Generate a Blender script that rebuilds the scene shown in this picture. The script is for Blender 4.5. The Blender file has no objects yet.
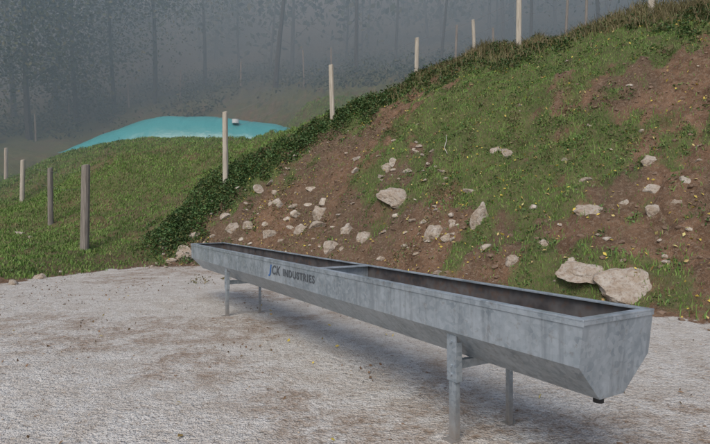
import bpy, bmesh, math, random
import numpy as np
from mathutils import Vector, Matrix
random.seed(7); rng=np.random.default_rng(11)
F=531.0; CX=355.0; HZ=214.0; H=1.6
sc=bpy.context.scene
def P(px,py,Y): return ((px-CX)/F*Y, Y, H+(HZ-py)/F*Y)

# ---------------------------------------------------------------- noise
_T=rng.random((256,256))
def vnoise(x,y):
    x=np.asarray(x,float); y=np.asarray(y,float)
    xi=np.floor(x).astype(int); yi=np.floor(y).astype(int)
    fx=x-xi; fy=y-yi; fx=fx*fx*(3-2*fx); fy=fy*fy*(3-2*fy)
    a=_T[xi&255,yi&255]; b=_T[(xi+1)&255,yi&255]; c=_T[xi&255,(yi+1)&255]; d=_T[(xi+1)&255,(yi+1)&255]
    return (a*(1-fx)+b*fx)*(1-fy)+(c*(1-fx)+d*fx)*fy
def fbm(x,y,o=4):
    s=0;a=.5;t=0
    for i in range(o):
        s=s+a*vnoise(x*2**i+17*i,y*2**i+31*i); t+=a; a*=.5
    return s/t
def sstep(e0,e1,v):
    t=np.clip((v-e0)/(e1-e0),0,1); return t*t*(3-2*t)

# ---------------------------------------------------------------- terrain
foot=[(40,-30),(14,-2),(8,4.6),(5,7.6),(2.5,10),(0,12.4),(-2.8,15.0),(-4.6,16.3),(-6.4,15.7),(-7.5,13.9),(-8.3,12),(-9.5,8),(-12,2),(-20,-12),(-40,-30)]
foot=np.array(foot,float)
def fdist(x,y):
    x=np.asarray(x,float); y=np.asarray(y,float)
    best=np.full(x.shape,1e9)
    for i in range(len(foot)-1):
        a=foot[i]; b=foot[i+1]; d=b-a
        t=np.clip(((x-a[0])*d[0]+(y-a[1])*d[1])/(d@d),0,1)
        dd=np.hypot(x-a[0]-t*d[0], y-a[1]-t*d[1]); best=np.minimum(best,dd)
    ins=np.zeros(x.shape,bool); n=len(foot)
    for i in range(n):
        x0,y0=foot[i]; x1,y1=foot[(i+1)%n]
        if y0==y1: continue
        c=((y0>y)!=(y1>y))&(x<(x1-x0)*(y-y0)/(y1-y0)+x0)
        ins^=c
    return np.where(ins,-best,best)
ctrl=[(x,y,0.0) for x,y in foot[1:-1]]
ctrl+=[P(700,8,17),P(600,27,19),P(519,48,20.5),P(470,60,21),P(417,82,22),P(370,103,21.5),P(331,122,21),P(280,150,20.2),P(225,182,19.5),
 P(86,250,16.3),P(50,226,20),P(23,201,25),P(6,182,31),P(60,157,28),P(95,147,28),P(140,138,27.5),P(220,139,27.5),P(290,136,27.5),
 P(180,182,22),P(150,222,18.6),P(120,172,23),
 (-16,34,4.6),(-16,38,4.9),(-8,36,5.6),(-12,32,4.8),(-5,34,5.8),(-3,30,5.8)]
ctrl+=[P(300,112,34),P(320,88,46),P(250,84,60),P(150,108,52),P(20,130,48),P(420,110,32),P(519,80,30),P(600,60,30),P(710,40,28),
 P(300,66,75),P(60,90,75),P(500,60,60),P(700,20,60),(-30,20,4),(-25,12,2.0),(-40,5,4),(-50,60,14),(20,8,7.5),(14,3.5,4.5),(24,4,8.5),(35,20,14),(45,50,22),
 (0,110,42),(-60,110,40),(60,110,50),(0,170,78),(-90,170,75),(100,170,90),(-100,90,30),(100,60,40),(100,0,25),(-100,0,12),(0,230,110),(120,230,120),(-120,230,110)]
ctrl=np.array(ctrl)
def kern(r): return np.sqrt(r*r+1.0)
n=len(ctrl)
R=np.hypot(ctrl[:,0][:,None]-ctrl[:,0],ctrl[:,1][:,None]-ctrl[:,1])
A=np.zeros((n+3,n+3)); A[:n,:n]=kern(R); Q=np.c_[np.ones(n),ctrl[:,:2]]; A[:n,n:]=Q; A[n:,:n]=Q.T
W=np.linalg.solve(A,np.r_[ctrl[:,2],0,0,0])
def height(x,y):
    x=np.atleast_1d(np.asarray(x,float)); y=np.atleast_1d(np.asarray(y,float))
    z=W[n]+W[n+1]*x+W[n+2]*y
    for i in range(n): z=z+W[i]*kern(np.hypot(x-ctrl[i,0],y-ctrl[i,1]))
    wob=(fbm(x*.8+5,y*.8,3)-.5)*1.0
    d=fdist(x,y)+wob
    m=sstep(-.1,1.1,d)
    z=np.maximum(z,0.03)*m
    rough=(fbm(x*.7,y*.7,4)-.5)*.9+(fbm(x*2.6+9,y*2.6,4)-.5)*.42
    far=sstep(22,60,y)
    z=z+rough*sstep(0.2,1.8,d)*(1+1.5*far)*(1-.6*sstep(-4,-8,x)*(1-far))
    z=z+(fbm(x*.5+3,y*.5,4)-.5)*.05*(1-m)
    return z
def h1(x,y): return float(height(x,y)[0])
def hit(px,py,y0=3,y1=120):
    Ys=np.concatenate([np.arange(y0,30,.04),np.arange(30,y1,.25)])
    X=(px-CX)/F*Ys; Z=H+(HZ-py)/F*Ys
    hh=height(X,Ys); k=np.where(hh>=Z)[0]
    if len(k)==0: return None
    i=k[0]; return Vector((X[i],Ys[i],hh[i]))

def spaced(parts):
    o=[]
    for a,b,s in parts: o+=list(np.arange(a,b,s))
    return np.array(o)
xs=spaced([(-260,-60,8),(-60,-20,1.2),(-20,-10,.3),(-10,11,.075),(11,22,.3),(22,60,1.2),(60,261,8)])
ys=spaced([(-120,-10,6),(-10,1,.6),(1,22,.075),(22,45,.3),(45,110,1.2),(110,300,8)])
GX,GY=np.meshgrid(xs,ys); gx=GX.ravel(); gy=GY.ravel()
gz=height(gx,gy)
def mesh_np(name,verts,faces,mat,smooth=True,attrs=None):
    me=bpy.data.meshes.new(name)
    verts=np.asarray(verts,np.float32); faces=np.asarray(faces,np.int32)
    k=faces.shape[1]
    me.vertices.add(len(verts)); me.vertices.foreach_set('co',verts.ravel())
    me.loops.add(faces.size); me.loops.foreach_set('vertex_index',faces.ravel())
    me.polygons.add(len(faces)); me.polygons.foreach_set('loop_start',np.arange(0,faces.size,k,dtype=np.int32))
    me.polygons.foreach_set('use_smooth',np.full(len(faces),smooth))
    me.update(calc_edges=True); me.validate()
    if attrs:
        for an,av in attrs.items():
            a=me.attributes.new(an,'FLOAT','POINT'); a.data.foreach_set('value',np.asarray(av,np.float32))
    if mat: me.materials.append(mat)
    ob=bpy.data.objects.new(name,me); sc.collection.objects.link(ob); return ob

# ---------------------------------------------------------------- materials
def newmat(name):
    m=bpy.data.materials.new(name); m.use_nodes=True; nt=m.node_tree; nt.nodes.clear()
    out=nt.nodes.new('ShaderNodeOutputMaterial'); b=nt.nodes.new('ShaderNodeBsdfPrincipled')
    nt.links.new(b.outputs[0],out.inputs[0]); return m,nt,b,out
def nd(nt,t,**k):
    x=nt.nodes.new(t)
    for a,v in k.items(): setattr(x,a,v)
    return x
def noise(nt,scale,detail=3,rough=.6,vec=None):
    x=nd(nt,'ShaderNodeTexNoise'); x.inputs['Scale'].default_value=scale; x.inputs['Detail'].default_value=min(detail,3); x.inputs['Roughness'].default_value=rough
    if vec is None:
        g=nd(nt,'ShaderNodeNewGeometry'); vec=g.outputs['Position']
    nt.links.new(vec,x.inputs['Vector']); return x.outputs['Fac']
def ramp(nt,src,stops,interp='LINEAR'):
    r=nd(nt,'ShaderNodeValToRGB'); cr=r.color_ramp; cr.interpolation=interp
    while len(cr.elements)<len(stops): cr.elements.new(.5)
    for e,(p,c) in zip(cr.elements,stops):
        e.position=p; e.color=(c,c,c,1) if not isinstance(c,tuple) else (*c,1)
    nt.links.new(src,r.inputs[0]); return r.outputs[0]
def mix(nt,f,a,b,mode='MIX'):
    m=nd(nt,'ShaderNodeMix',data_type='RGBA',blend_type=mode)
    for s,v in ((m.inputs[0],f),(m.inputs[6],a),(m.inputs[7],b)):
        if isinstance(v,(int,float)): s.default_value=v
        elif isinstance(v,tuple): s.default_value=(*v,1)
        else: nt.links.new(v,s)
    return m.outputs[2]
def math_(nt,op,a,b=0.0,clamp=False):
    m=nd(nt,'ShaderNodeMath',operation=op,use_clamp=clamp)
    for s,v in ((m.inputs[0],a),(m.inputs[1],b)):
        if isinstance(v,(int,float)): s.default_value=v
        else: nt.links.new(v,s)
    return m.outputs[0]
def bump(nt,b,src,strength,dist):
    x=nd(nt,'ShaderNodeBump'); x.inputs['Strength'].default_value=strength; x.inputs['Distance'].default_value=dist
    nt.links.new(src,x.inputs['Height']); nt.links.new(x.outputs[0],b.inputs['Normal']); return x
def attr(nt,name):
    return nd(nt,'ShaderNodeAttribute',attribute_name=name).outputs['Fac']

# terrain masks
dist=fdist(gx,gy)+(fbm(gx*.8+5,gy*.8,3)-.5)*1.0
padm=1-sstep(-.25,.35,dist+(fbm(gx*3,gy*3,3)-.5)*.6)
crest=np.array([P(760,-5,16)[:2],P(700,8,17)[:2],P(519,48,20.5)[:2],P(417,82,22)[:2],P(331,122,21)[:2],P(225,182,19.5)[:2],P(165,230,17.5)[:2]])
def bank_mask(x,y):
    x=np.asarray(x,float);y=np.asarray(y,float)
    cy=np.interp(x,crest[::-1,0],crest[::-1,1])
    m=sstep(-.3,1.2,cy-y+(fbm(x*.6,y*.6+40,3)-.5)*1.5)
    m=np.where(x<crest[-1,0]-.5,0,m)*sstep(crest[-1,0]-.8,crest[-1,0]+.4,x)
    return m
bias=[]
for px,py,r,a in [(375,125,1.4,-.20),(320,165,1.5,-.12),(600,95,1.6,-.13),(670,75,1.5,-.12),(680,115,1.2,-.08),(640,245,1.3,-.2),(300,225,1.6,-.20),(230,235,1.3,-.20),(590,215,.9,-.08),(400,240,1.3,-.08),
                  (470,130,1.7,.12),(540,150,1.6,.13),(450,190,1.5,.10),(520,205,1.2,.11),(545,265,1.2,.14),(690,280,1.0,.14),(600,45,1.5,.12),(500,90,1.6,.14),(620,160,1.3,.12),(380,200,.9,.07),(690,150,1.,.08),(420,150,1.2,.08),(570,190,1.2,.08),
                  (185,195,1.2,-.1),(120,215,1.3,-.06)]:
    p=hit(px,py)
    if p: bias.append((p.x,p.y,r,a))
def grass_amt(x,y):
    b=bank_mask(x,y)
    cy=np.interp(x,crest[::-1,0],crest[::-1,1])
    d=fdist(x,y)
    rel=d/np.maximum(d+np.abs(cy-y)*.8,.01)
    nz=fbm(x*.6+77,y*.6+3,4); st=fbm((x-y)*1.6+9,(x+y)*.45+50,3); fi=fbm(x*2.7+5,y*2.7+8,3)
    bi=0
    for (bx,by,r,a) in bias: bi=bi+a*np.exp(-((x-bx)**2+(y-by)**2)/(r*r))
    g=sstep(.38,.62,nz*.3+st*.3+fi*.4+(rel-.5)*.18+bi-.0)
    g=np.maximum(g, sstep(.86,.97,rel))
    g=g*sstep(.1,.8,d)
    full=sstep(.0,.7,d+(fbm(x*1.5,y*1.5+8,3)-.5)*1.4)
    return b*g+(1-b)*full*(.55+.45*sstep(.38,.55,nz*.5+fi*.5+bi))
ga=grass_amt(gx,gy)
forest=sstep(40,70,gy)
gpat=sstep(.46,.60,fbm(gx*.55+120,gy*.55+14,5))   # large muddy patches on the pad
spat=fbm(gx*.7+33,gy*.7+61,5)

m_ter,nt,b,out=newmat('terrain')
pad=attr(nt,'pad'); gr=attr(nt,'grass'); fo=attr(nt,'forest'); gp_=attr(nt,'mud'); sp_=attr(nt,'soilvar')
n2=noise(nt,2.6,3,.75); n3=noise(nt,14,3,.75); n4=noise(nt,62,2,.7)
gravel=mix(nt,ramp(nt,n2,[(.40,0.),(.60,1.)]),(.61,.585,.54),(.47,.42,.36))
gravel=mix(nt,math_(nt,'MULTIPLY',ramp(nt,n2,[(.40,.15),(.60,1.)]),gp_),gravel,(.30,.22,.155))
gravel=mix(nt,ramp(nt,n3,[(.35,0.),(.7,.55)]),gravel,(.66,.64,.60))
gravel=mix(nt,ramp(nt,n3,[(.28,.85),(.43,0.)]),gravel,(.26,.205,.155))
gravel=mix(nt,ramp(nt,n4,[(.54,0.),(.66,.75)]),gravel,(.21,.16,.12))
gravel=mix(nt,ramp(nt,n4,[(.30,.5),(.42,0.)]),gravel,(.76,.75,.72))
soil=mix(nt,ramp(nt,n2,[(.35,0.),(.65,1.)]),(.130,.075,.045),(.265,.160,.098))
soil=mix(nt,ramp(nt,sp_,[(.42,0.),(.62,.65)]),soil,(.12,.088,.06))
soil=mix(nt,ramp(nt,n3,[(.5,0.),(.72,.8)]),soil,(.33,.26,.19))
soil=mix(nt,ramp(nt,n4,[(.45,0.),(.7,.7)]),soil,(.07,.048,.033))
grs=mix(nt,ramp(nt,n2,[(.35,0.),(.65,1.)]),(.065,.105,.032),(.115,.155,.05))
grs=mix(nt,ramp(nt,n3,[(.45,0.),(.65,.8)]),grs,(.14,.11,.065))
frs=mix(nt,ramp(nt,n2,[(.4,0.),(.6,1.)]),(.045,.055,.03),(.09,.07,.04))
gedge=math_(nt,'ADD',gr,math_(nt,'MULTIPLY',math_(nt,'SUBTRACT',n3,.5),1.8))
col=mix(nt,ramp(nt,gedge,[(.3,0.),(.75,.85)]),soil,grs)
col=mix(nt,math_(nt,'MULTIPLY',fo,.9),col,frs)
pe=ramp(nt,math_(nt,'ADD',pad,math_(nt,'MULTIPLY',math_(nt,'SUBTRACT',n3,.5),.9)),[(.38,0.),(.6,1.)])
col=mix(nt,pe,col,gravel)
nt.links.new(col,b.inputs['Base Color']); b.inputs['Roughness'].default_value=.95; b.inputs['Specular IOR Level'].default_value=.15
hh=math_(nt,'ADD',math_(nt,'MULTIPLY',n3,1.4),math_(nt,'MULTIPLY',n4,.4))
bump(nt,b,hh,.9,.06)

nx,ny=len(xs),len(ys)
I=np.arange(nx*ny).reshape(ny,nx)
faces=np.stack([I[:-1,:-1],I[:-1,1:],I[1:,1:],I[1:,:-1]],-1).reshape(-1,4)
ter=mesh_np('ground',np.c_[gx,gy,gz],faces,m_ter,True,{'pad':padm,'grass':ga,'forest':forest,'mud':gpat,'soilvar':spat})

def leafmat(name,cols,rough=.6):
    m,nt,b,out=newmat(name)
    g=nd(nt,'ShaderNodeNewGeometry')
    st=[(i/(len(cols)-1),c) for i,c in enumerate(cols)]
    r=ramp(nt,g.outputs['Random Per Island'],st)
    c2=mix(nt,ramp(nt,noise(nt,1.2,1),[(.35,.40),(.6,0.)]),r,(.035,.05,.02))
    nt.links.new(c2,b.inputs['Base Color']); b.inputs['Roughness'].default_value=rough; b.inputs['Specular IOR Level'].default_value=.25
    return m
m_grass=leafmat('grass_blades',[(.11,.20,.04),(.16,.27,.06),(.21,.31,.08),(.13,.24,.05),(.30,.28,.12)])
m_ivy=leafmat('bramble_leaves',[(.035,.075,.025),(.055,.11,.035),(.08,.15,.045),(.07,.13,.04),(.17,.15,.05)])
m_weed=leafmat('weed_leaves',[(.06,.12,.035),(.09,.17,.05),(.13,.22,.06),(.10,.18,.05),(.22,.19,.07)])
m_dry=leafmat('dry_grass',[(.20,.14,.07),(.13,.14,.05),(.27,.22,.12),(.15,.11,.06)])
m_yleaf=leafmat('fallen_leaves',[(.70,.55,.10),(.58,.44,.09),(.36,.21,.09),(.70,.62,.25)])
m_bleaf=leafmat('dead_leaves',[(.18,.10,.055),(.26,.16,.09),(.12,.075,.045)])
m_tleaf=leafmat('tree_leaves',[(.03,.05,.02),(.05,.07,.025),(.11,.10,.03),(.04,.06,.02)])

# ---------------------------------------------------------------- grass
def blades(name,x,y,hgt,wid,mat,lean=.5):
    k=len(x); z=height(x,y)
    a=rng.random(k)*2*math.pi; dx=np.cos(a)*wid; dy=np.sin(a)*wid
    la=rng.random(k)*2*math.pi; ll=hgt*lean*rng.random(k)
    v=np.zeros((k,5,3))
    v[:,0]=np.c_[x-dx,y-dy,z-.02]; v[:,1]=np.c_[x+dx,y+dy,z-.02]
    mx=x+np.cos(la)*ll*.35; my=y+np.sin(la)*ll*.35
    v[:,2]=np.c_[mx+dx*.8,my+dy*.8,z+hgt*.55]; v[:,3]=np.c_[mx-dx*.8,my-dy*.8,z+hgt*.55]
    v[:,4]=np.c_[x+np.cos(la)*ll,y+np.sin(la)*ll,z+hgt*(1-.25*rng.random(k))]
    base=np.arange(k)[:,None]*5
    f=np.r_[base+[0,1,2],base+[0,2,3],base+[3,2,4]]
    return mesh_np(name,v.reshape(-1,3),f,mat,False)
def sample(nn,x0,x1,y0,y1,fn):
    x=rng.uniform(x0,x1,nn); y=rng.uniform(y0,y1,nn); p=fn(x,y); k=rng.random(nn)<p; return x[k],y[k]
infr=lambda x,y: (np.abs(x)<.78*y+2)
x,y=sample(270000,-13,14,6,24,lambda x,y:infr(x,y)*np.maximum(grass_amt(x,y)**1.2*.95,.07*(fdist(x,y)>.6))*bank_mask(x,y))
cl=fbm(x*2.5,y*2.5,3)
blades('bank_grass',x,y,(.03+.17*cl*rng.random(len(x)))*1.1,.006+.004*rng.random(len(x)),m_grass,.9)
x,y=sample(230000,-22,3,10,38,lambda x,y:infr(x,y)*(fdist(x,y)>0)*grass_amt(x,y)*(1-bank_mask(x,y)))
cl=fbm(x*1.5,y*1.5,3)
blades('meadow_grass',x,y,(.05+.13*cl*rng.random(len(x)))*1.1,.010+.008*rng.random(len(x)),m_grass,.9)
def crest_pts(nn,i0,i1,spread,off=0.):
    t=rng.uniform(i0,i1,nn); i=np.clip(t.astype(int),0,len(crest)-2); f=t-i
    c=crest[i]*(1-f[:,None])+crest[i+1]*f[:,None]
    return c[:,0]+rng.normal(0,spread,nn), c[:,1]+rng.normal(0,spread,nn)+off
x,y=crest_pts(14000,0,3.2,.7)
blades('dry_long_grass',x,y,.12+.42*rng.random(len(x))*fbm(x*1.2,y*1.2,2)*1.6,.008+.004*rng.random(len(x)),m_dry,.9)
def leafset(name,x,y,zoff,size,mat):
    k=len(x); z=height(x,y)+zoff
    nrm=rng.normal(0,1,(k,3)); nrm[:,2]=np.abs(nrm[:,2])+.4; nrm/=np.linalg.norm(nrm,axis=1)[:,None]
    t=np.cross(nrm,rng.normal(0,1,(k,3))); t/=np.linalg.norm(t,axis=1)[:,None]; bt=np.cross(nrm,t)
    c=np.c_[x,y,z]; s=size[:,None]
    v=np.stack([c-t*s,c-bt*s*.55+nrm*s*.15,c+t*s*1.1,c+bt*s*.55+nrm*s*.15],1).reshape(-1,3)
    bi=np.arange(k)[:,None]*4
    return mesh_np(name,v,bi+[0,1,2,3],mat,False)
def clumps(name,cx_,cy_,r0,r1,dens,hf,s0,s1,mat):
    X=[];Y=[];Z=[]
    for a,c in zip(cx_,cy_):
        r=r0+(r1-r0)*random.random(); k=int(dens*r)+8
        aa=rng.random(k)*6.283; rr=r*np.sqrt(rng.random(k)); X.append(a+rr*np.cos(aa)); Y.append(c+rr*np.sin(aa)); Z.append(rng.random(k)*(r*hf)*(1-(rr/r)**2)+.015)
    X=np.concatenate(X)
    leafset(name,X,np.concatenate(Y),np.concatenate(Z),s0+(s1-s0)*rng.random(len(X)),mat)
a_,b_=crest_pts(230,2.8,6,.4,-.2); clumps('bramble_bush',a_,b_,.15,.5,360,.9,.03,.06,m_ivy)
a_,b_=crest_pts(150,2.8,6,.9,-.4); clumps('bramble_bush',a_,b_,.12,.35,320,.8,.02,.045,m_weed)
a_,b_=crest_pts(120,.0,3,.9,-.5); clumps('bramble_bush',a_,b_,.25,.55,340,.6,.03,.06,m_ivy)
wx,wy=sample(5600,-5,13,7,22,lambda x,y:infr(x,y)*bank_mask(x,y)*(fdist(x,y)>.6)*(grass_amt(x,y)*.8+.08)*.4)
clumps('bank_weeds',wx,wy,.07,.26,90,.7,.016,.042,m_weed)
wx,wy=sample(900,-4,13,12,22,lambda x,y:infr(x,y)*bank_mask(x,y)*sstep(.5,.65,fbm(x*.8+90,y*.8,3)))
clumps('dry_bracken',wx,wy,.1,.3,90,.8,.016,.04,m_dry)
wx,wy=sample(900,-18,-3,13,30,lambda x,y:infr(x,y)*(fdist(x,y)>.3)*(1-bank_mask(x,y))*sstep(.45,.65,fbm(x*.6+20,y*.6,3))*.8)
clumps('meadow_weeds',wx,wy,.1,.3,80,.6,.02,.045,m_weed)
x,y=sample(18000,-6,13,6,22,lambda x,y:infr(x,y)*bank_mask(x,y)*(fdist(x,y)>.2)*(.08+.7*fbm(x*.5+4,y*.5,2)**2))
leafset('fallen_leaves',x,y,.03+.08*rng.random(len(x)),.022+.028*rng.random(len(x)),m_yleaf)
x,y=sample(5500,-9,8,2,16,lambda x,y:infr(x,y)*(fdist(x,y)<.1)*sstep(.42,.66,fbm(x*.8,y*.8+60,3))*.9)
leafset('dead_leaves',x,y,np.full(len(x),.012),.010+.017*rng.random(len(x)),m_bleaf)
x,y=sample(90,-7,6,2,14,lambda x,y:infr(x,y)*(fdist(x,y)<.1)*.7)
leafset('fallen_leaves',np.r_[x,-1.25],np.r_[y,3.80],np.full(len(x)+1,.015),np.r_[.02+.012*rng.random(len(x)),.04],m_yleaf)

# ---------------------------------------------------------------- rocks
m_rock,nt,b,out=newmat('limestone')
c=mix(nt,ramp(nt,noise(nt,5,3,.7),[(.35,0.),(.65,1.)]),(.62,.58,.51),(.42,.34,.25))
rn=noise(nt,16,3,.75)
c=mix(nt,ramp(nt,rn,[(.48,0.),(.66,.75)]),c,(.24,.165,.11))
gi=nd(nt,'ShaderNodeNewGeometry'); c=mix(nt,math_(nt,'MULTIPLY',gi.outputs['Random Per Island'],.55),c,(.20,.155,.12))
nt.links.new(c,b.inputs['Base Color']); b.inputs['Roughness'].default_value=.9; b.inputs['Specular IOR Level'].default_value=.2
bump(nt,b,rn,.8,.05)
def ico(sub):
    bm=bmesh.new(); bmesh.ops.create_icosphere(bm,subdivisions=sub,radius=1); bm.verts.ensure_lookup_table()
    v=np.array([q.co[:] for q in bm.verts]); f=np.array([[w.index for w in p.verts] for p in bm.faces]); bm.free(); return v,f
ICO={s:ico(s) for s in (1,2,3,4)}
def rock(sub,sx,sy,sz,cuts=9):
    v,f=ICO[sub]; v=v.copy()
    for _ in range(cuts):
        nn=rng.normal(0,1,3); nn/=np.linalg.norm(nn); h=rng.uniform(.35,.8) if sub<4 else rng.uniform(.55,.85)
        d=np.maximum(0,v@nn-h); v-=d[:,None]*nn
    v+=(rng.random(v.shape)-.5)*(.06 if sub<4 else .03)
    if sub==4:
        q=(fbm(v[:,0]*2.5+rng.random()*50+60,v[:,2]*2.5+v[:,1]*2+60,3)-.5)*.35; v*= (1+q)[:,None]
    v*=[sx,sy,sz]
    a=(rng.random()-.5)*1.2*(.4 if sub==4 else 1); c,s=math.cos(a),math.sin(a)
    t=(rng.random()-.5)*.9; c2,s2=math.cos(t),math.sin(t)
    M=np.array([[c,-s,0],[s,c,0],[0,0,1]])@np.array([[c2,0,s2],[0,1,0],[-s2,0,c2]]) if sub<4 else np.array([[c,-s,0],[s,c,0],[0,0,1]])
    return v@M.T,f
def rocks_mesh(name,items,mat):
    V=[];Fs=[];o=0
    for (p,sub,s) in items:
        v,f=rock(sub,*s); V.append(v+np.array(p)); Fs.append(f+o); o+=len(v)
    return mesh_np(name,np.concatenate(V),np.concatenate(Fs),mat,False)
big=[(400,201,20,8),(596,213,18,8),(630,290,34,13),(588,274,28,8),(482,219,10,13),(320,216,10,8),(390,169,9,6),(435,235,11,8),(367,238,9,7),(349,232,8,6),
 (655,193,11,7),(678,205,8,7),(504,152,11,5),(652,162,10,6),(233,229,8,7),(183,256,10,9),(38,279,8,4),(545,247,10,6),(690,183,9,5),(300,232,8,6),(515,262,9,6),(656,213,9,7),(276,205,7,6),(270,235,8,6),(330,250,9,6)]
for px,py,rx,ry in big:
    p=hit(px,py)
    if p is None: continue
    s=p.y/F
    v,f=rock(4,rx*s*1.2,rx*s*.75,ry*s*1.35,14)
    # lean the slab with the slope so it sits bedded in the soil
    v[:,2]+=v[:,1]*.45
    v=v+np.array([p.x,p.y+.07,p.z-.02])
    mesh_np('boulder',v,f,m_rock,False)
items=[]
small=[(270,183),(277,196),(355,170),(357,158),(378,156),(397,163),(384,178),(408,172),(290,207),(305,206),(318,226),(325,203),(332,228),(256,216),(248,228),(262,190),(300,215),(310,238),(387,232),(395,218),(423,222),(445,240),(535,208),(560,228),(608,240),(625,205),(588,181),(565,160),(610,150),(640,130),(690,232),(700,160),(157,240),(165,250),(150,245),(192,235),(205,245),(172,262),(20,232),(30,236),(62,272),(8,285),(575,262),(620,262),(556,285),(660,240),(437,170),(470,190),(415,255),(345,250),(283,240),(270,250),(490,250),(665,262),(242,240),(222,222),(215,236),(286,222),(297,196),(310,190),(288,230),(262,226),(250,245),(340,215),(350,205)]
for px,py in small:
    p=hit(px+random.uniform(-3,3),py+random.uniform(-2,2))
    if p is None: continue
    s=p.y/F*random.choice([2.4,3.0,3.8,4.6,5.5,6.5]); items.append(((p.x,p.y+s*.3,p.z),3,(s*random.uniform(1,1.6),s,s*random.uniform(.6,1.))))
x,y=sample(9000,-7,12,7,22,lambda x,y:infr(x,y)*(bank_mask(x,y)*(fdist(x,y)>-.3))*(.03+.6*sstep(.45,.65,fbm(x*.5+31,y*.5,3))*(x<2.5)*(fdist(x,y)<6))*(1-.6*grass_amt(x,y)))
z=height(x,y)
for a,c,e in zip(x,y,z):
    s=.015+.085*random.random()**4; items.append(((a,c,e+s*.2),1 if s<.035 else 2,(s*1.3,s,s*.8)))
rocks_mesh('bank_stones',items,m_rock)
items=[]
x,y=sample(6500,-9,9,1.8,17,lambda x,y:infr(x,y)*(fdist(x,y)<.2)*.8*(.2+fbm(x,y,2)))
z=height(x,y)
for a,c,e in zip(x,y,z):
    s=.003+.012*random.random()**4+.001*c*.4; items.append(((a,c,e+s*.2),1,(s*1.3,s,s*.7)))
rocks_mesh('gravel',items,m_rock)
m_mud,nt,b,out=newmat('mud_clods'); c=mix(nt,noise(nt,9,2),(.13,.085,.058),(.26,.185,.13)); nt.links.new(c,b.inputs['Base Color']); b.inputs['Roughness'].default_value=1
items=[]
x,y=sample(11000,-9,9,2,18,lambda x,y:infr(x,y)*(fdist(x,y)<.6)*(sstep(.46,.62,fbm(x*.55+120,y*.55+14,5))*.45+.7*sstep(-1.0,.2,fdist(x,y))))
z=height(x,y)
for a,c,e in zip(x,y,z):
    s=.004+.018*random.random()**3; items.append(((a,c,e+s*.1),1,(s*1.3,s,s*.5)))
x,y=sample(5000,-6,12,7,22,lambda x,y:infr(x,y)*bank_mask(x,y)*(1-grass_amt(x,y))*.8*(fdist(x,y)>.1))
z=height(x,y)
for a,c,e in zip(x,y,z):
    s=.02+.07*random.random()**3; items.append(((a,c,e+s*.1),1,(s*1.3,s,s*.7)))
rocks_mesh('mud_clods',items,m_mud)
m_twig,nt,b,out=newmat('bleached_twig'); b.inputs['Base Color'].default_value=(.45,.42,.36,1)
cu=bpy.data.curves.new('twig','CURVE'); cu.dimensions='3D'; cu.bevel_depth=.010; s=cu.splines.new('POLY')
tp=[hit(446,138),hit(446,146),hit(444,151),hit(447,158)]; s.points.add(3)
for q,v in zip(s.points,tp): q.co=(v.x,v.y-.06,v.z+.08,1)
cu.materials.append(m_twig); o=bpy.data.objects.new('twig',cu); sc.collection.objects.link(o)

# ---------------------------------------------------------------- trough
T=Vector((.86,.51,0)).normalized(); U=Vector((-.51,.86,0)).normalized()
def TP(t,u,z): v=T*t+U*u; return Vector((v.x,v.y,z))
m_gal,nt,b,out=newmat('galvanised_steel')
vo=nd(nt,'ShaderNodeTexVoronoi'); vo.inputs['Scale'].default_value=34
gp=nd(nt,'ShaderNodeNewGeometry'); nt.links.new(gp.outputs['Position'],vo.inputs['Vector'])
sp=nd(nt,'ShaderNodeSeparateColor'); nt.links.new(vo.outputs['Color'],sp.inputs[0])
c=mix(nt,sp.outputs[0],(.25,.30,.34),(.39,.44,.48))
c=mix(nt,ramp(nt,noise(nt,3.0,3,.7),[(.4,0.),(.66,.7)]),c,(.50,.55,.59))
mp=nd(nt,'ShaderNodeMapping'); mp.inputs['Scale'].default_value=(9,9,.8); nt.links.new(gp.outputs['Position'],mp.inputs[0])
c=mix(nt,ramp(nt,noise(nt,1.6,3,.7,mp.outputs[0]),[(.5,0.),(.75,.6)]),c,(.19,.215,.235))
c=mix(nt,ramp(nt,noise(nt,18,3,.75),[(.58,0.),(.72,.6)]),c,(.25,.235,.22))
# splashed dirt near the lower edges
zz_=nd(nt,'ShaderNodeSeparateXYZ'); nt.links.new(gp.outputs['Position'],zz_.inputs[0])
low=ramp(nt,math_(nt,'ADD',zz_.outputs[2],math_(nt,'MULTIPLY',noise(nt,9,3,.8),.5)),[(.25,.75),(.62,0.)])
c=mix(nt,low,c,(.30,.25,.20))
nt.links.new(c,b.inputs['Base Color']); b.inputs['Metallic'].default_value=.5
nt.links.new(ramp(nt,noise(nt,6,2),[(.3,.34),(.7,.58)]),b.inputs['Roughness'])
bump(nt,b,noise(nt,5,2),.12,.02)
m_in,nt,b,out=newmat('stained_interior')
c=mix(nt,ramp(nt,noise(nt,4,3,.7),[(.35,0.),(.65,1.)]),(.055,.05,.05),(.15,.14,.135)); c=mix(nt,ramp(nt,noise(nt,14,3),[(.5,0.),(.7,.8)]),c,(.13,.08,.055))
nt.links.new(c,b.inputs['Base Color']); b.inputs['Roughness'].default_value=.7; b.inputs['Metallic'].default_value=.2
m_blk,nt,b,out=newmat('black_plastic'); b.inputs['Base Color'].default_value=(.015,.015,.015,1); b.inputs['Roughness'].default_value=.5
m_txt,nt,b,out=newmat('dark_lettering'); b.inputs['Base Color'].default_value=(.07,.08,.09,1); b.inputs['Roughness'].default_value=.6
m_blu,nt,b,out=newmat('blue_lettering'); b.inputs['Base Color'].default_value=(.03,.12,.34,1); b.inputs['Roughness'].default_value=.5
trough=bpy.data.objects.new('feed_trough',None); sc.collection.objects.link(trough)
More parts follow.
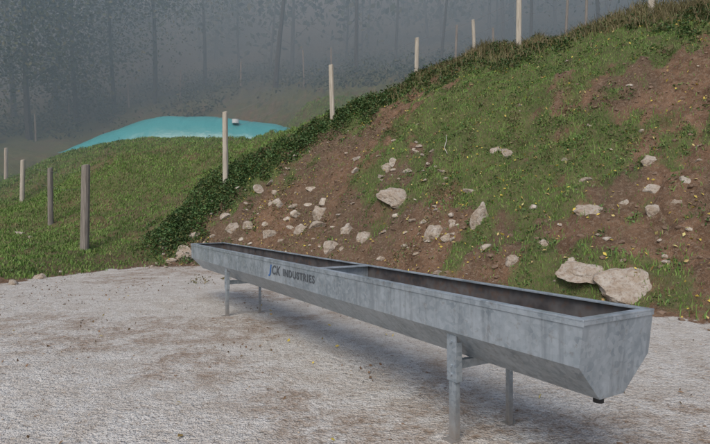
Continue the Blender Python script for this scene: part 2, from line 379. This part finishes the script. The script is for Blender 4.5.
def part(name,verts,faces,mat,bev=0.,parent=trough):
    me=bpy.data.meshes.new(name); me.from_pydata([tuple(v) for v in verts],[],faces); me.materials.append(mat); me.update()
    ob=bpy.data.objects.new(name,me); sc.collection.objects.link(ob); ob.parent=parent
    bm=bmesh.new(); bm.from_mesh(me); bmesh.ops.recalc_face_normals(bm,faces=bm.faces); bm.to_mesh(me); bm.free()
    if bev:
        m=ob.modifiers.new('b','BEVEL'); m.width=bev; m.segments=2; m.limit_method='ANGLE'
    return ob
def tbox(name,t0,t1,u0,u1,z0,z1,mat,bev=.003,parent=trough):
    v=[TP(t,u,z) for z in (z0,z1) for (t,u) in ((t0,u0),(t1,u0),(t1,u1),(t0,u1))]
    return part(name,v,[(0,3,2,1),(4,5,6,7),(0,1,5,4),(1,2,6,5),(2,3,7,6),(3,0,4,7)],mat,bev,parent)
t0,t1=2.47,3.115; u0,u1=1.80,10.28; zr=1.03; zm=.775; zb=.565; tm=(t0+t1)/2; hb=.11
prof=[(t0,zr),(t0+.004,zm),(tm-hb,zb),(tm+hb,zb),(t1-.004,zm),(t1,zr)]
def endu(z,near): k=(zr-z)/(zr-zb)*.05; return u0+k if near else u1-k
vo_=[TP(t,endu(z,True),z) for t,z in prof]+[TP(t,endu(z,False),z) for t,z in prof]
fo_=[(i,i+1,i+7,i+6) for i in range(5)]+[(0,5,4,3,2,1),(6,7,8,9,10,11)]
part('body_shell',vo_,fo_,m_gal)
g=.012
pin=[(t0+g,zr-.004),(t0+g+.004,zm+.005),(tm-hb,zb+g),(tm+hb,zb+g),(t1-g-.004,zm+.005),(t1-g,zr-.004)]
vi=[TP(t,endu(z,True)+g,z) for t,z in pin]+[TP(t,endu(z,False)-g,z) for t,z in pin]
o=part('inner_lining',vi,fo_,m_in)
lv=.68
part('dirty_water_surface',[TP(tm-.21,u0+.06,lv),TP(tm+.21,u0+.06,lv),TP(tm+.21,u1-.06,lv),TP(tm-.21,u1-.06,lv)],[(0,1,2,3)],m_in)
rw=.045
tbox('rim_front',t0-.006,t0+rw,u0-.006,u1+.006,zr,zr+.012,m_gal,.002)
tbox('rim_back',t1-rw,t1+.006,u0-.006,u1+.006,zr,zr+.012,m_gal,.002)
tbox('rim_near_end',t0+rw+.001,t1-rw-.001,u0-.006,u0+rw,zr,zr+.012,m_gal,.002)
tbox('rim_far_end',t0+rw+.001,t1-rw-.001,u1-rw,u1+.006,zr,zr+.012,m_gal,.002)
tbox('rim_lip',t0-.006,t0-.001,u0-.006,u1+.006,zr-.03,zr-.0005,m_gal,.001)
tbox('rim_lip_end',t0,t1,u0-.006,u0-.001,zr-.022,zr-.0005,m_gal,.001)
ud=4.95
tbox('divider_top',t0+rw+.001,t1-rw-.001,ud-.05,ud+.05,zr-.002,zr+.010,m_gal,.002)
tbox('divider_plate',t0+.014,t1-.014,ud-.006,ud+.006,zm,zr-.003,m_gal,.001)
for k,(ul) in enumerate((2.88,8.2)):
    for s,(tl,sg) in enumerate(((t0+.035,1),(t1-.035,-1))):
        nm='leg_%d'%(k*2+s+1)
        tbox(nm+'_sleeve_face',tl-.004,tl+.004,ul-.05,ul+.05,.42,.768,m_gal,.001)
        tbox(nm+'_sleeve_web',tl+.0045 if sg>0 else tl-.05,tl+.05 if sg>0 else tl-.0045,ul-.05,ul-.043,.42,.768-.07,m_gal,.001)
        tbox(nm+'_post_face',tl+.005*sg-.003,tl+.005*sg+.003,ul-.034,ul+.034,.012,.60,m_gal,.001)
        tbox(nm+'_post_web',min(tl+.009*sg,tl+.045*sg),max(tl+.009*sg,tl+.045*sg),ul-.034,ul-.028,.012,.60,m_gal,.001)
        tbox(nm+'_foot',tl-.045,tl+.055,ul-.05,ul+.05,-.02,.0115,m_gal,.001)
        for zz in (.47,.53,.70):
            c0=TP(tl-.008 if sg>0 else tl+.008,ul,zz)
            bpy.ops.mesh.primitive_cylinder_add(vertices=6,radius=.011,depth=.012,location=c0)
            bo=bpy.context.object; bo.name=nm+'_bolt'; bo.rotation_euler=(math.pi/2,0,math.atan2(T.y,T.x)+math.pi/2); bo.data.materials.append(m_gal); bo.parent=trough
    tbox('cross_brace_%d'%(k+1),t0+.045,t1-.045,ul+.012,ul+.019,.49,.55,m_gal,.001)
    tbox('cross_brace_flange_%d'%(k+1),t0+.045,t1-.045,ul+.0195,ul+.06,.543,.55,m_gal,.001)
bpy.ops.mesh.primitive_cylinder_add(vertices=20,radius=.03,depth=.05,location=TP(tm-.02,u0+.12,zb-.024)); o=bpy.context.object; o.name='drain_plug'; o.data.materials.append(m_blk); o.parent=trough
def text(s,u,z,size,mat,name,shear=0.,sx=1.):
    cu=bpy.data.curves.new(name,'FONT'); cu.body=s; cu.size=size; cu.extrude=.0008; cu.shear=shear; cu.offset=.003; cu.space_character=1.15
    ob=bpy.data.objects.new(name,cu); sc.collection.objects.link(ob)
    xa=-U*sx; ya=Vector((0,0,1)); nn=-T
    M=Matrix((( xa.x,ya.x,nn.x),(xa.y,ya.y,nn.y),(xa.z,ya.z,nn.z))).to_4x4()
    M.translation=TP(t0-.0015,u,z)
    bpy.context.view_layer.update()
    dg=bpy.context.evaluated_depsgraph_get(); me=bpy.data.meshes.new_from_object(ob.evaluated_get(dg)); me.materials.clear(); me.materials.append(mat)
    me.transform(M)
    o2=bpy.data.objects.new(name,me); sc.collection.objects.link(o2); bpy.data.objects.remove(ob); o2.parent=trough
text('J',6.27,.862,.155,m_blu,'logo_letter',.2,1.5)
text('CK',6.19,.862,.155,m_txt,'logo_letters_dark',.2,1.15)
text('INDUSTRIES',5.84,.872,.115,m_txt,'maker_lettering',0,1.22)

# ---------------------------------------------------------------- bladder tank
m_tank,nt,b,out=newmat('tank_fabric')
c=mix(nt,noise(nt,.8,3),(.045,.235,.245),(.075,.32,.335)); nt.links.new(c,b.inputs['Base Color']); b.inputs['Roughness'].default_value=.33
bump(nt,b,noise(nt,2,2),.4,.1)
ta=Vector(P(54,150,28.8)); tb=Vector(P(298,135,29.5))
nu,nv=150,44; V=[]
ax=(tb-ta); axn=Vector((ax.x,ax.y,0)).normalized(); per=Vector((-axn.y,axn.x,0))
wid=5.5
prof_h=[(0,.1),(.02,.38),(.14,1.15),(.30,1.85),(.41,2.05),(.6,1.85),(.76,1.50),(.89,1.15),(.96,.85),(.99,.5),(1,0)]
px_=[p[0] for p in prof_h]; ph_=[p[1] for p in prof_h]
for i in range(nu+1):
    s=i/nu; hs=np.mean([float(np.interp(min(1,max(0,s+q)),px_,ph_)) for q in (-.02,-.01,0,.01,.02)])
    for j in range(nv+1):
        w=-1+2*j/nv
        sh=(1-abs(w)**2.6)**.8 if abs(w)<1 else 0
        seam=-.045*max(0,1-abs(((s*7)%1)-.5)/.06)*(1-abs(w)**4)
        fold=.03*math.sin(s*60+3*w)*(abs(w)**2)+.03*math.sin(s*23+1.3*w)*(1-abs(w))+seam
        ew=1-.12*(abs(2*s-1)**6)
        pos=ta.lerp(tb,s)+per*(wid/2*w*ew+wid/2)
        V.append((pos.x,pos.y,pos.z-.1+hs*sh+fold))
Fc=[(i*(nv+1)+j,(i+1)*(nv+1)+j,(i+1)*(nv+1)+j+1,i*(nv+1)+j+1) for i in range(nu) for j in range(nv)]
tank=mesh_np('flexible_water_tank',V,Fc,m_tank,True)
m_wht,nt,b,out=newmat('white_label'); b.inputs['Base Color'].default_value=(.6,.64,.66,1)
pc=ta.lerp(tb,.73)+per*.75
bpy.ops.mesh.primitive_cylinder_add(vertices=20,radius=.2,depth=.22,location=(pc.x,pc.y,pc.z+1.10)); o=bpy.context.object; o.name='tank_vent_cap'; o.data.materials.append(m_wht); o.parent=tank

# ---------------------------------------------------------------- fence
def woodmat(name,a,bc):
    m,nt,b,out=newmat(name)
    mp=nd(nt,'ShaderNodeMapping'); mp.inputs['Scale'].default_value=(20,20,1.2); g=nd(nt,'ShaderNodeNewGeometry'); nt.links.new(g.outputs['Position'],mp.inputs[0])
    c=mix(nt,ramp(nt,noise(nt,1.5,3,.7,mp.outputs[0]),[(.3,0.),(.7,1.)]),a,bc); nt.links.new(c,b.inputs['Base Color']); b.inputs['Roughness'].default_value=.9; return m
m_w1=woodmat('weathered_wood',(.14,.12,.10),(.30,.27,.23)); m_w2=woodmat('pale_wood',(.30,.26,.20),(.56,.51,.43))
m_wire,nt,b,out=newmat('fence_wire'); b.inputs['Base Color'].default_value=(.25,.26,.27,1); b.inputs['Metallic'].default_value=.6
fence=bpy.data.objects.new('wire_fence',None); sc.collection.objects.link(fence)
def post(px,ptop,pbase,Y,r,mat,lean=0.):
    x,y,zt=P(px,ptop,Y); zg=h1(x,y); zb_=min(zg,P(px,pbase,Y)[2])-.3
    bm=bmesh.new(); rings=[]; N=12
    hts=[zb_,zb_+(zt-zb_)*.4,zb_+(zt-zb_)*.8,zt-.015,zt]
    for q,z in enumerate(hts):
        rr=r*(1.06-.03*q)*(1 if q<4 else .86); ox=lean*(z-zt); ring=[]
        for k in range(N):
            a=k/N*6.283; rj=rr*(1+.06*math.sin(3*a+px)); ring.append(bm.verts.new((x+ox+rj*math.cos(a),y+rj*math.sin(a),z+(0.02*math.cos(a) if q==4 else 0))))
        rings.append(ring)
    for q in range(4):
        for k in range(N): bm.faces.new((rings[q][k],rings[q][(k+1)%N],rings[q+1][(k+1)%N],rings[q+1][k]))
    bm.faces.new(rings[-1]); me=bpy.data.meshes.new('post'); bm.to_mesh(me); bm.free(); me.materials.append(mat)
    ob=bpy.data.objects.new('post',me); sc.collection.objects.link(ob); ob.parent=fence
    return Vector((x,y,zt))
lineA=[post(6,148,180,31,.10,m_w2),post(23,160,201,25,.10,m_w2,.02),post(50,168,226,20,.095,m_w1,-.01),post(86,165,249,16.4,.125,m_w1,.015)]
lineB=[post(225,112,181,19.5,.10,m_w2,-.01),post(331,65,122,21,.095,m_w2,-.03),post(417,38,82,22,.085,m_w2,.02),post(473,20,55,25,.08,m_w2,-.04),]
lineC=[post(519,-3,50,20.5,.10,m_w2,.01),post(651,-30,15,18,.10,m_w2)]
for q in [(35,114,136,44),(69,100,122,50),(128,84,104,52),(181,70,90,55),(241,62,82,55),(303,50,68,50),(457,25,50,34),(493,28,50,34),(331,48,66,46),(568,-10,28,30),(587,-10,20,30),(95,92,110,56)]:
    post(*q[:4],.075,m_w1,random.uniform(-.05,.05))
def wire(pts,dz):
    cu=bpy.data.curves.new('wire','CURVE'); cu.dimensions='3D'; cu.bevel_depth=.003; s=cu.splines.new('POLY')
    q=[]
    for a,b_ in zip(pts[:-1],pts[1:]):
        for i in range(8):
            t=i/8; v=a.lerp(b_,t); q.append((v.x,v.y,v.z-dz-.1*4*t*(1-t)))
    v=pts[-1]; q.append((v.x,v.y,v.z-dz))
    s.points.add(len(q)-1)
    for p_,v in zip(s.points,q): p_.co=(*v,1)
    cu.materials.append(m_wire); ob=bpy.data.objects.new('wire',cu); sc.collection.objects.link(ob); ob.parent=fence
for dz in (.12,.7):
    wire(lineA,dz); wire(lineB[:3]+[lineC[0],lineC[1]],dz)

# ---------------------------------------------------------------- trees
m_bark,nt,b,out=newmat('bark'); c=mix(nt,noise(nt,3,2),(.03,.027,.022),(.07,.06,.05)); nt.links.new(c,b.inputs['Base Color']); b.inputs['Roughness'].default_value=1
def tube(V,Fq,pts,rad,N=7):
    o=len(V)
    for i,(p,r) in enumerate(zip(pts,rad)):
        for k in range(N):
            a=k/N*6.283; V.append((p[0]+r*math.cos(a),p[1]+r*math.sin(a),p[2]))
    for i in range(len(pts)-1):
        for k in range(N): Fq.append((o+i*N+k,o+i*N+(k+1)%N,o+(i+1)*N+(k+1)%N,o+(i+1)*N+k))
def tree_geo(x,y,z,ht,r,nl,lsize,low=.35,spread=.28):
    V=[];Fq=[];LV=[]
    ph=random.random()*6; ln_=random.uniform(-.08,.08)
    tr=[(x+.5*math.sin(ph+i*.5)*i/8+ln_*ht*i/8,y+.3*math.cos(ph+i*.4)*i/8,z-.5+ht*i/8) for i in range(9)]
    tube(V,Fq,tr,[r*(1-.11*i) for i in range(9)])
    tips=[]
    for _ in range(int(14)):
        t=random.uniform(low,.97); k=t*8; i=min(int(k),7); f=k-i
        b0=np.array(tr[i])*(1-f)+np.array(tr[i+1])*f
        a=random.random()*6.283; ln=ht*spread*(1.15-t)*random.uniform(.6,1.3)+.5
        d=np.array([math.cos(a),math.sin(a),random.uniform(.1,.7)])
        pts=[b0,b0+d*ln*.5,b0+d*ln+np.array([0,0,ln*.1])]
        tube(V,Fq,pts,[r*.3*(1.1-t),r*.2*(1.1-t),.02],5)
        for q in np.linspace(.35,1,4): tips.append((b0+d*ln*q,ln*.28+.35))
    per=max(1,nl//len(tips))
    for c,rr in tips:
        if random.random()<.2: continue
        k=int(per*random.uniform(.4,1.6)); LV.append(c+rng.normal(0,1,(k,3))*[rr,rr,rr*.6])
    LV=np.concatenate(LV); k=len(LV); s=(lsize*(.6+.8*rng.random(k)))[:,None]
    t=rng.normal(0,1,(k,3)); t/=np.linalg.norm(t,axis=1)[:,None]; u=np.cross(t,rng.normal(0,1,(k,3))); u/=np.linalg.norm(u,axis=1)[:,None]
    q=np.stack([LV-t*s,LV-u*s*.6,LV+t*s,LV+u*s*.6],1).reshape(-1,3)
    return V,Fq,q
def add_tree(name,specs):
    V=[];Fq=[];L=[]
    for sp_ in specs:
        v,f,l=tree_geo(*sp_); o=len(V); V+=v; Fq+=[tuple(i+o for i in q) for q in f]; L.append(l)
    L=np.concatenate(L); o=len(V); V=np.concatenate([np.array(V),L]); lf=(np.arange(len(L)//4)[:,None]*4+[0,1,2,3])+o
    Fa=np.concatenate([np.array(Fq),lf]); ob=mesh_np(name,V,Fa,m_bark,False); ob.data.materials.append(m_tleaf)
    mi=np.zeros(len(Fa),np.int32); mi[len(Fq):]=1; ob.data.polygons.foreach_set('material_index',mi); return ob
named=[(275,52,24,.28,1200,.5),(356,54,26,.24,1200,.5),(155,54,22,.26,2500,.3),(30,44,20,.28,8000,.1),(78,48,20,.24,7500,.12),(-5,42,20,.3,8000,.1),(440,54,22,.18,1500,.5),(115,52,22,.22,6500,.12),(205,62,24,.24,3000,.35),(395,62,24,.2,1800,.4),(530,50,22,.20,3500,.35),(600,46,20,.20,3500,.3),(670,44,18,.20,4000,.3),(15,52,24,.28,8000,.12),(55,58,24,.28,7000,.15)]
for px,Y,ht,r,nl,low_ in named:
    x=(px-CX)/F*Y; add_tree('tree',[(x,Y,h1(x,Y),ht,r,nl,.16,low_)])
specs=[]
for _ in range(110):
    Y=random.uniform(66,130); x=random.uniform(-.8,.8)*Y
    specs.append((x,Y,h1(x,Y),random.uniform(18,28),random.uniform(.16,.30),900 if x<-.25*Y else 600,.42,random.uniform(.05,.4)))
add_tree('forest',specs)
x=rng.uniform(-55,35,2600); y=rng.uniform(44,75,2600); k=fbm(x*.2,y*.2+9,3)>.5; x=x[k];y=y[k]
X=np.repeat(x,22)+rng.normal(0,.6,len(x)*22); Y_=np.repeat(y,22)+rng.normal(0,.6,len(x)*22); Z_=np.abs(rng.normal(0,.7,len(X)))
leafset('undergrowth',X,Y_,Z_,.10+.1*rng.random(len(X)),m_tleaf)

# ---------------------------------------------------------------- mist
me=bpy.data.meshes.new('mist'); V=[]
for y_,zt in ((24,20),(160,85)):
    V+=[(-150,y_,-10),(150,y_,-10),(150,y_,zt),(-150,y_,zt)]
me.from_pydata(V,[],[(0,1,2,3),(7,6,5,4),(0,4,5,1),(1,5,6,2),(2,6,7,3),(3,7,4,0)])
mist=bpy.data.objects.new('mist',me); sc.collection.objects.link(mist)
mm=bpy.data.materials.new('mist'); mm.use_nodes=True; nt=mm.node_tree; nt.nodes.clear()
try: mm.cycles.homogeneous_volume=True
except Exception as e: print('homog',e)
out=nt.nodes.new('ShaderNodeOutputMaterial'); vs=nd(nt,'ShaderNodeVolumeScatter'); va=nd(nt,'ShaderNodeVolumeAbsorption'); ad=nd(nt,'ShaderNodeAddShader')
vs.inputs['Color'].default_value=(.60,.86,1,1); vs.inputs['Density'].default_value=.022; vs.inputs['Anisotropy'].default_value=.1
va.inputs['Color'].default_value=(.3,.3,.3,1); va.inputs['Density'].default_value=.003
nt.links.new(vs.outputs[0],ad.inputs[0]); nt.links.new(va.outputs[0],ad.inputs[1]); nt.links.new(ad.outputs[0],out.inputs['Volume'])
me.materials.append(mm)

# ---------------------------------------------------------------- light, camera
w=bpy.data.worlds.new('World'); sc.world=w; w.use_nodes=True; nt=w.node_tree
bg=nt.nodes['Background']; sky=nt.nodes.new('ShaderNodeTexSky'); sky.sky_type='NISHITA'; sky.sun_disc=False
EL,AZ=math.radians(50),math.radians(200)
sky.sun_elevation=EL; sky.sun_rotation=AZ; sky.dust_density=3; sky.air_density=1
nt.links.new(sky.outputs[0],bg.inputs[0]); bg.inputs[1].default_value=.15
sd=bpy.data.lights.new('sun','SUN'); sd.energy=1.5; sd.angle=math.radians(30); sd.color=(1,.96,.90)
so=bpy.data.objects.new('sun',sd); sc.collection.objects.link(so)
dv=Vector((math.sin(AZ)*math.cos(EL),math.cos(AZ)*math.cos(EL),math.sin(EL)))
so.rotation_euler=dv.to_track_quat('Z','Y').to_euler()
cd=bpy.data.cameras.new('camera'); cd.sensor_width=36; cd.lens=36*F/710; cd.shift_y=-8/710; cd.clip_end=1000
co=bpy.data.objects.new('camera',cd); sc.collection.objects.link(co); co.location=(0,0,H); co.rotation_euler=(math.pi/2,0,0); sc.camera=co
sc.view_settings.view_transform='Standard'; sc.view_settings.look='None'; sc.view_settings.exposure=0
